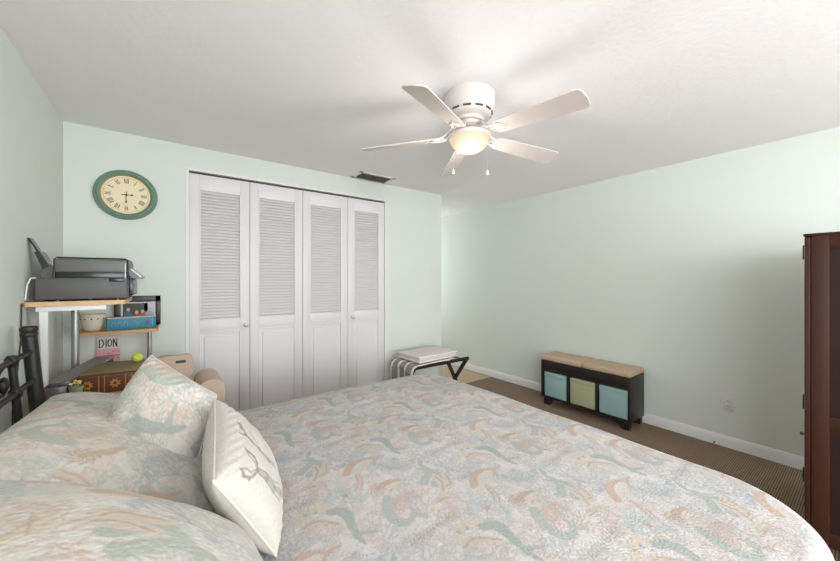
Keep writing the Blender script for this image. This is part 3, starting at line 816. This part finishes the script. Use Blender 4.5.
b = MB(); b.lathe([(0, .016), (.006, .015), (.009, .011), (.007, .006), (.004, .004), (.004, 0), (0, 0)], (.012, 0, .617), 14, 'y'); b.build('latch', M['bronze'], cb)

# ---------------------------------------------------------------- luggage rack and towels
lr = thing('luggage_rack', 'dark wooden folding luggage rack standing by the closet corner', 'luggage rack', (2.30, 2.87, 0))
RX0, RX1, RYn, RYf, RZ = -.36, .36, -.17, .20, .50
b = MB(); b.tube([(RX0-.02, RYn, RZ+.012), (RX1+.02, RYn, RZ+.010)], .020, 12); b.build('top_rail', M['espresso'], lr)
b = MB(); b.tube([(RX0-.02, RYf, RZ+.012), (RX1+.02, RYf, RZ+.010)], .020, 12); b.build('top_rail', M['espresso'], lr)
for x, dx in ((RX0, .02), (RX1, -.02)):
    for ya, yb, o_ in ((RYn, RYf, 0), (RYf, RYn, dx)):
        b = MB(); d = Vector((0, yb-ya, -RZ)); L = d.length
        MX = frame_m((x+o_-.010, ya, RZ+.012), d, (1, 0, 0))
        b.prism([(0, -.0), (L, -.0), (L, .03), (0, .03)], MX @ Matrix.Translation((0, 0, -.016)), .032); b.build('leg', M['espresso'], lr)
for y in (RYn*.86, RYf*.86):
    b = MB(); b.tube([(RX0, y, .075), (RX1, y, .075)], .010, 10); b.build('stretcher', M['espresso'], lr)
for x in (-.24, 0, .24):
    b = MB(); b.box((x-.025, RYn, RZ+.0285), (x+.025, RYf, RZ+.0305)); b.build('strap', M['ink'], lr)

def cloth_slab(name, pts_fn, nu, nv, m, thick):
    u = np.linspace(0, 1, nu); v = np.linspace(0, 1, nv)
    V_ = [pts_fn(a, c) for c in v for a in u]
    i = np.arange(nu*nv).reshape(nv, nu); q = np.stack([i[:-1, :-1], i[:-1, 1:], i[1:, 1:], i[1:, :-1]], -1).reshape(-1, 4)
    o = grid_mesh(name, np.array(V_), q, m)
    md = o.modifiers.new('thickness', 'SOLIDIFY'); md.thickness = thick; md.offset = -1
    return o
# striped throw under, hanging at the left end
def mat_stripe():
    m = bpy.data.materials.new('grey_white_stripe_fabric'); m.use_nodes = True
    nt = m.node_tree; n = nt.nodes; l = nt.links; p = n['Principled BSDF']; p.inputs['Roughness'].default_value = .9
    tc = n.new('ShaderNodeTexCoord'); sx = n.new('ShaderNodeSeparateXYZ'); l.new(tc.outputs['Object'], sx.inputs[0])
    mu = n.new('ShaderNodeMath'); mu.operation = 'MULTIPLY'; mu.inputs[1].default_value = 8.2; l.new(sx.outputs['Y'], mu.inputs[0])
    fr = n.new('ShaderNodeMath'); fr.operation = 'FRACT'; l.new(mu.outputs[0], fr.inputs[0])
    cr = n.new('ShaderNodeValToRGB'); cr.color_ramp.interpolation = 'CONSTANT'; e = cr.color_ramp.elements
    e[0].position = 0; e[0].color = srgb(148, 138, 136); e[1].position = .74; e[1].color = srgb(226, 220, 214)
    l.new(fr.outputs[0], cr.inputs[0]); l.new(cr.outputs[0], p.inputs['Base Color'])
    return m
def throw_fn(a, c):
    # a across the rack (y), c along x from middle to the left end and over it
    y = 2.66+a*.40
    s = c*.72
    if s < .42: x = 2.375-s; z = RZ+.045
    elif s < .42+.10:
        t = (s-.42)/.10; x = 1.955-.065*math.sin(t*PI/2); z = RZ+.045-.065*(1-math.cos(t*PI/2))
    else: x = 1.89-.012*math.sin(a*9); z = RZ-.020-(s-.52)
    z += .005*math.sin(a*14+c*6)
    return (x, y, z)
thr = cloth_slab('throw_blanket', throw_fn, 40, 60, mat_stripe(), .010)
tag(thr, 'grey and white striped throw hanging over the left end of luggage rack', 'throw')
# folded white towel: a stack of folded layers
tw = thing('folded_towel', 'white folded towel lying on the luggage rack above the striped throw', 'towel', (2.26, 2.87, RZ+.0165))
R = Matrix.Rotation(math.radians(3), 3, 'Z')
b = MB()
for k in range(3):
    z = .036+k*.021; o_ = .006*(k % 2)
    b.box((-.285+o_, -.185+o_, z), (.25-o_, .185, z+.0225), .0105, rot=R, piv=(0, 0, z), seg=3)
tb = b.build('folds', M['towel'], tw)
bm_ = bmesh.new(); bm_.from_mesh(tb.data)
bm_.to_mesh(tb.data); bm_.free()

# ---------------------------------------------------------------- corner desk with raised printer platform
dk = thing('computer_desk', 'light wood and metal computer desk with raised platform and shelf in the corner', 'desk', (-.3, 2.78, 0))
class MD(MBo): pass
DZ = .80
b = MD(); b.prism([(-.496, 2.30), (-.20, 2.30), (-.12, 2.42), (-.085, 2.6), (-.085, 3.205), (-.496, 3.205)], Matrix.Translation((0, 0, DZ-.025)), .025); b.build('desktop', M['oak'], dk, smooth=False)
b = MD(); b.prism(rrect(-.555, 2.41, -.185, 2.86, .02), Matrix.Translation((0, 0, 1.254)), .022); b.build('printer_platform', M['oak'], dk)
b = MD(); b.box((-.515, 2.425, 1.228), (-.262, 2.445, 1.253), .002); b.build('apron', M['white_metal'], dk)
b = MD(); b.prism([(-.505, 1.228), (-.474, 1.228), (-.478, .80), (-.490, .80)], frame_m((0, 2.46, 0), (1, 0, 0), (0, 0, 1)), .03); b.build('platform_leg', M['white_metal'], dk, smooth=False)
b = MD(); b.prism(rrect(-.475, 2.945, -.055, 3.205, .012), Matrix.Translation((0, 0, 1.030)), .020); b.build('shelf', M['oak2'], dk)
for x, y, z1, r in ((-.452, 2.90, 1.254, .0185), (-.108, 3.15, 1.03, .014)):
    b = MD(); b.tube([(x, y, DZ), (x, y, z1)], r, 16); b.build('post', M['steel'], dk)
for x, y in ((-.47, 2.34), (-.13, 2.62), (-.47, 3.17), (-.12, 3.17)):
    b = MD(); b.tube([(x, y, 0), (x, y, DZ-.025)], .018, 14); b.build('leg', M['steel'], dk)

# printer, its side towards the camera, its back to the left wall
pr = thing('printer', 'charcoal inkjet printer with raised rear paper tray on the desk platform', 'printer', (-.33, 2.66, 1.276))
px0, px1, py0, py1 = -.188, .154, -.205, .195
b = MB(); b.box((px0-.006, py0, .008), (px1, py1, .118), .006); b.build('lower_body', M['pr_grey'], pr)
b = MB(); b.box((-.135, py0+.004, .112), (px1-.004, py1-.004, .152), .004); b.build('middle_band', M['pr_black'], pr)
b = MB(); b.box((-.128, py0, .148), (px1-.004, py1, .216), .007).box((-.120, py0+.01, .212), (px1-.008, py1-.01, .226), .004); b.build('scanner_lid', M['pr_lid'], pr)
b = MB()
b.tube([(-.128, py0-.001, .113), (-.128, py0-.001, .212), (-.118, py0-.001, .222), (px1-.014, py0-.001, .222), (px1-.002, py0-.001, .212), (px1-.002, py0-.001, .012)], .0032, 8)
b.build('edge_trim', M['pr_black'], pr)
b = MB(); b.box((px1-.014, py0-.001, .115), (px1-.010, py0+.002, .2)); b.build('bright_edge', M['pr_silver'], pr)
b = MB(); b.prism([(-.178, .112), (-.128, .112), (-.128, .182), (-.150, .182), (-.180, .150)], frame_m((0, py0+.035, 0), (1, 0, 0), (0, 0, 1)), -.34); b.build('rear_feeder', M['pr_grey'], pr)
b = MB(); b.prism([(-.172, .150), (-.146, .166), (-.186, .252), (-.204, .246)], frame_m((0, py0+.04, 0), (1, 0, 0), (0, 0, 1)), -.11)
tray = b.build('paper_tray', M['pr_black'], pr)
b = MB(); b.prism([(-.192, .235), (-.184, .240), (-.221, .318), (-.226, .316)], frame_m((0, py0+.045, 0), (1, 0, 0), (0, 0, 1)), -.06); b.build('tray_extension', M['pr_black'], tray)
b = MB(); b.prism([(-.152, .178), (-.128, .186), (-.128, .192), (-.165, .200), (-.140, .189)], frame_m((0, py0+.05, 0), (1, 0, 0), (0, 0, 1)), .008); b.build('paper_guide', M['pr_silver'], pr)
b = MB(); b.prism([(.150, .172), (.160, .168), (.205, .123), (.195, .112), (.178, .118), (.150, .138)], frame_m((0, py0+.02, 0), (1, 0, 0), (0, 0, 1)), -.36); cp = b.build('control_panel', M['pr_black'], pr)
b = MB(); b.prism([(.160, .1695), (.164, .1715), (.212, .1245), (.207, .121)], frame_m((0, py0+.015, 0), (1, 0, 0), (0, 0, 1)), -.37); b.build('panel_face', M['pr_silver'], cp)
b = MB(); b.box((px1-.002, py0+.03, .02), (px1+.018, py1-.03, .118), .004); b.build('output_slot', M['pr_black'], pr)
b = MB(); b.box((.075, py0-.002, .098), (.135, py0+.004, .118), .002); b.build('grip_recess', M['pr_black'], pr)
for x in (-.12, .0, .11):
    for y in (py0+.03, py1-.03):
        b = MB(); b.lathe([(0, 0), (.010, 0), (.010, .009), (0, .009)], (x, y, 0), 12); b.build('foot', M['pr_black'], pr)
b = MB(); b.tube([(px0-.004, py0+.01, .118), (px0-.020, py0+.005, .116), (px0-.030, py0, .085), (px0-.037, py0, .012)], .0035, 8); b.build('white_cable', M['white_cable'], pr)
# black cord down the wall
b = MB(); b.tube([(-.5545, 2.40, 1.27), (-.5535, 2.398, 1.22), (-.554, 2.395, 1.17), (-.5535, 2.39, 1.10), (-.5545, 2.29, .8), (-.5545, 2.29, .3)], .0030, 8)
tag(b.build('power_cord', M['cable']), 'thin black cord hanging down the left wall behind the bed post', 'cord')

# shelf things
bw = MB(); bw.lathe([(0, .004), (.045, 0), (.052, .004), (.066, .03), (.078, .075), (.084, .12), (.085, .145), (.081, .145), (.078, .12), (.070, .07), (.05, .02), (0, .014)], seg=40)
for v_ in bw.bm.verts: v_.co *= .74
bowl = bw.build('ceramic_bowl', M['creamceramic']); bowl.location = (-.394, 3.055, 1.051)
tag(bowl, 'speckled cream bowl with rim of dark dots on the desk shelf under the printer', 'bowl')
b = MB()
for k in range(12):
    a = 2*PI*k/12; p = Vector((.0615*math.cos(a), .0615*math.sin(a), .080)); n_ = Vector((math.cos(a), math.sin(a), -.1)).normalized()
    b.prism([(.0048*math.cos(t), .0048*math.sin(t)) for t in np.linspace(0, 2*PI, 10, endpoint=False)], frame_m(p-n_*.003, n_.cross(Vector((0, 0, 1))), Vector((0, 0, 1))), -.004)
b.build('dot_pattern', M['slot'], bowl)

tb_ = thing('game_box', 'flat teal box with pale markings lying on the desk shelf', 'box', (-.200, 3.06, 1.051), math.radians(10))
b = MB(); b.box((-.125, -.05, 0), (.125, .05, .074), .002); b.build('box_body', M['teal'], tb_)
b = MB(); b.box((-.126, -.051, .0742), (.126, .051, .0775), .001); b.build('box_lid', M['paper'], tb_)
b = MB(); b.box((-.127, -.05, .001), (-.1248, .05, .073)); b.build('pale_end', M['palemark'], tb_)
y_ = -.0512
for x in (-.098, -.068, -.038):
    b = MB(); b.tube([(x-.010, y_, .022), (x-.009, y_, .040), (x-.003, y_, .050), (x+.005, y_, .048), (x+.009, y_, .038), (x+.010, y_, .022)], .0016, 5); b.build('front_mark', M['palemark'], tb_)
b = MB(); b.tube([(x_, y_, z_) for x_, z_ in ((0, .046), (.012, .052), (.022, .048), (.012, .040), (.028, .036), (.038, .040))], .0022, 5); b.build('front_mark', M['palemark'], tb_)
b = MB(); b.tube([(x_, y_, z_) for x_, z_ in ((.012, .028), (.026, .026), (.038, .030))], .002, 5)
b.build('front_mark', M['palemark'], tb_)
b = MB(); b.box((.066, -.0512, .024), (.088, -.0495, .052)); b.build('front_emblem', mat('plum_print', (86, 92, 130), .6), tb_)
b = MB(); b.box((.104, -.0512, .018), (.107, -.0495, .058)); b.build('front_bar', M['palemark'], tb_)

pf = thing('photo_frame', 'black frame holding a snapshot of four people behind the teal box', 'picture frame', (-.170, 3.196, 1.051))
b = MB(); b.box((-.135, -.012, 0), (.125, .012, .018), .002).box((-.135, -.012, .172), (.125, .012, .215), .002).box((-.135, -.012, .0), (-.098, .012, .215), .002).box((.095, -.012, 0), (.125, .012, .215), .002).box((-.13, .002, .005), (.12, .010, .21)); b.build('frame', M['frame_black'], pf)
b = MB(); b.box((-.098, -.004, .018), (.095, .001, .172)); ph = b.build('photo_print', M['paper'], pf)
b = MB(); b.box((-.088, -.0052, .018), (.050, -.0038, .163)); b.build('photo_foliage', mat('photo_dark_green', (62, 66, 46), .5, var=.3, vscale=60), ph)
b = MB(); b.box((.03, -.0052, .10), (.086, -.0038, .163)); b.build('photo_sky', mat('photo_pale', (188, 188, 196), .5), ph)
def person_print(x, c, hz, w_, skin=(206, 164, 140)):
    b = MB(); b.prism([(x-w_, .02), (x+w_, .02), (x+w_*.95, hz-.035), (x+w_*.5, hz-.024), (x-w_*.5, hz-.024), (x-w_*.95, hz-.035)], frame_m((0, -.0052, 0), (1, 0, 0), (0, 0, 1)), .0008)
    b.build('photo_person', mat('photo_shirt', c, .5), ph, smooth=False)
    b = MB(); b.prism([(x+.010*math.cos(t), hz-.010+.013*math.sin(t)) for t in np.linspace(0, 2*PI, 14, endpoint=False)], frame_m((0, -.0058, 0), (1, 0, 0), (0, 0, 1)), .0008)
    b.build('photo_face', mat('photo_skin', skin, .5), ph, smooth=False)
person_print(-.058, (58, 104, 132), .128, .024); person_print(-.012, (186, 78, 66), .108, .02); person_print(.022, (170, 88, 76), .112, .018); person_print(.060, (150, 164, 178), .128, .028)

# calendar card under the shelf, standing on the desk against the wall
cl = thing('desk_calendar', 'white and pink paper calendar lettered DION hanging under the desk shelf', 'calendar', (-.334, 3.216, .803))
b = MB(); b.box((-.058, -.009, .004), (.060, 0, .186)); b.build('backing', M['paper'], cl, smooth=False)
b = MB(); b.box((-.058, -.012, .099), (.060, -.0085, .186), .001); b.build('white_card', M['paper'], cl)
b = MB(); b.box((-.062, -.014, .004), (.060, -.0085, .097), .001); pk = b.build('pink_card', M['pink'], cl)
zz0, zz1 = .109, .166; y_ = -.0125; zm = (zz0+zz1)/2
def letter(*paths):
    b = MB()
    for p in [(a, c) for q_ in paths for a, c in zip(q_, q_[1:])] if len(paths[0]) == 4 else paths: b.tube([(x, y_, z) for x, z in p], .003, 6)
    b.build('letter', M['ink'], cl)
letter([(-.048, zz0), (-.048, zz1), (-.033, zz1-.004), (-.024, zm), (-.033, zz0+.004), (-.048, zz0)])
letter([(-.013, zz0), (-.013, zz1)])
letter([(.006+.010*math.cos(t), zm+.024*math.sin(t)) for t in np.linspace(0, 2*PI, 15)])
letter([(.025, zz0), (.025, zz1), (.043, zz0), (.043, zz1)])
b = MB(); b.prism([(.047, .106), (.052, .101), (.057, .106), (.0545, .110), (.052, .107), (.0495, .110)], frame_m((0, -.0122, 0), (1, 0, 0), (0, 0, 1)), .0008); b.build('heart_mark', M['redpink'], cl, smooth=False)
b = MB(); b.box((-.062, -.0150, .047), (.060, -.0135, .052))
rg = random.Random(4)
for r_ in range(2):
    for k in range(5):
        cx = -.05+k*.025; cz = (.072 if r_ == 0 else .026)+rg.uniform(-.008, .008); s_ = rg.uniform(.004, .0075)
        b.prism([(cx-s_, cz), (cx, cz-s_), (cx+s_, cz), (cx+s_*.5, cz+s_*.7), (cx, cz+s_*.3), (cx-s_*.5, cz+s_*.7)], frame_m((0, -.0142, 0), (1, 0, 0), (0, 0, 1)), .0008)
b.build('rose_pattern', M['redpink'], pk, smooth=False)

# ornate book box on the desk
bk = thing('ornate_book', 'thick brown book box with gilt sun ornaments lying on the desk', 'book', (-.230, 2.515, DZ), math.radians(-8))
b = MB(); b.box((-.115, -.15, 0), (.115, .15, .098), .012, seg=3); b.build('spine_block', M['book'], bk)
b = MB(); b.box((-.112, -.142, .0975), (.112, .147, .103), .004); b.build('cover', M['book_top'], bk)
b = MB()
for x in (-.078, .03):
    MX = frame_m((x, -.1505, .048), (1, 0, 0), (0, 0, 1))
    b.prism([((.026 if k % 2 else .016)*math.cos(PI*k/8), (.026 if k % 2 else .016)*math.sin(PI*k/8)) for k in range(16)], MX, .003)
for x in (-.034, -.012, .072, .098): b.box((x-.002, -.152, .008), (x+.002, -.149, .09))
b.build('gilt_ornament', M['book_gold'], bk, smooth=False)
for x in (-.078, .03):
    b = MB(); b.lathe([(0, -.156), (.007, -.155), (.009, -.151), (0, -.151)], (x, 0, .048), 12, 'y'); b.build('boss', M['book'], bk)
# tennis ball
b = MB(); bmesh.ops.create_uvsphere(b.bm, u_segments=28, v_segments=18, radius=.026); bl_ = b.build('tennis_ball', M['lime']); bl_.location = (-.145, 2.58, DZ+.1035+.026)
tag(bl_, 'lime green ball resting on the ornate book behind the pillow', 'ball')
b = MB(); pts = [(.0265*math.cos(t)*math.cos(.45*math.sin(2*t)), .0265*math.sin(t)*math.cos(.45*math.sin(2*t)), .0265*math.sin(.45*math.sin(2*t))) for t in np.linspace(0, 2*PI, 40, endpoint=False)]
b.tube(pts, .0012, 5, closed=True); b.build('seam', M['paper'], bl_)
# grey slab leaning by the book
sl = MB(); Rz = Matrix.Rotation(math.radians(4.5), 3, 'X')
sl.box((-.10, -.235, 0), (0, .235, .014), .004, rot=Rz, piv=(0, 0, 0))
slab = sl.build('laptop', M['grey_slab']); slab.location = (-.345, 2.675, .866); slab.rotation_euler = (0, 0, math.radians(-17))
tag(slab, 'closed grey laptop-like slab lying tilted behind the ornate book', 'laptop')
b = MB(); b.box((-.095, -.232, -.024), (-.003, .232, -.0005), .002, rot=Rz, piv=(0, 0, 0)); b.build('dark_underside', M['pr_black'], slab)
# smoky tray and flower pot at the desk's front corner
ty = MB(); ty.box((-.042, -.05, 0), (.042, .05, .006), .002).box((-.042, -.05, 0), (-.037, .05, .07), .002).box((.037, -.05, 0), (.042, .05, .07), .002).box((-.042, -.05, 0), (.042, -.045, .07), .002).box((-.042, .045, 0), (.042, .05, .07), .002)
tr_ = ty.build('desk_tray', M['plastic_clear']); tr_.location = (-.432, 2.385, DZ); tag(tr_, 'dark smoky desk tray beside the small pot on desk corner', 'tray')
pt = thing('flower_pot', 'small pale green pot of yellow blooms on the desk beside the ornate book', 'flower pot', (-.360, 2.332, DZ))
pt.scale = (.82, .82, .92)
b = MB(); b.lathe([(0, 0), (.022, 0), (.030, .055), (.033, .06), (.033, .068), (.028, .068), (.026, .058), (0, .056)], seg=24); b.build('pot', M['pot'], pt)
for k in range(6):
    a = k*1.05; r_ = .012+.012*(k % 2)
    b = MB(); b.tube([(0, 0, .055), (r_*math.cos(a), r_*math.sin(a), .080+.006*(k % 3))], .0016, 5); sm = b.build('stem', M['pot'], pt)
    b = MB(); b.lathe([(0, -.004), (.008, -.002), (.010, .003), (.005, .007), (0, .007)], (r_*math.cos(a), r_*math.sin(a), .082+.006*(k % 3)), 10); b.build('bloom', M['yellow'] if k % 3 else M['paper'], sm)

# ---------------------------------------------------------------- tan chair between bed and closet
ch = thing('chair', 'tan leather chair with rounded arm and slotted back between bed and closet', 'chair', (.10, 2.62, 0))
b = MB(); MX = frame_m((0, .17, 0), (1, 0, 0), (0, 0, 1))
b.prism(rrect(-.165, .46, .035, .885, .03), MX, .055); b.build('backrest', M['tan_leather'], ch)
b = MB(); b.box((-.06, .110, .835), (-.005, .116, .852), .002); b.build('handle_slot', M['slot'], ch)
b = MB(); b.prism(rrect(.04, .46, .19, .765, .07, 10), frame_m((0, .16, 0), (1, 0, 0), (0, 0, 1)), .33); b.build('armrest', M['tan_leather'], ch)
b = MB(); b.box((-.165, -.17, .38), (.19, .17, .47), .025, seg=3); b.build('seat', M['tan_leather'], ch)
for x in (-.14, .16):
    for y in (-.14, .14):
        b = MB(); b.tube([(x, y, 0), (x, y, .39)], [.013, .018], 12); b.build('leg', M['espresso'], ch)
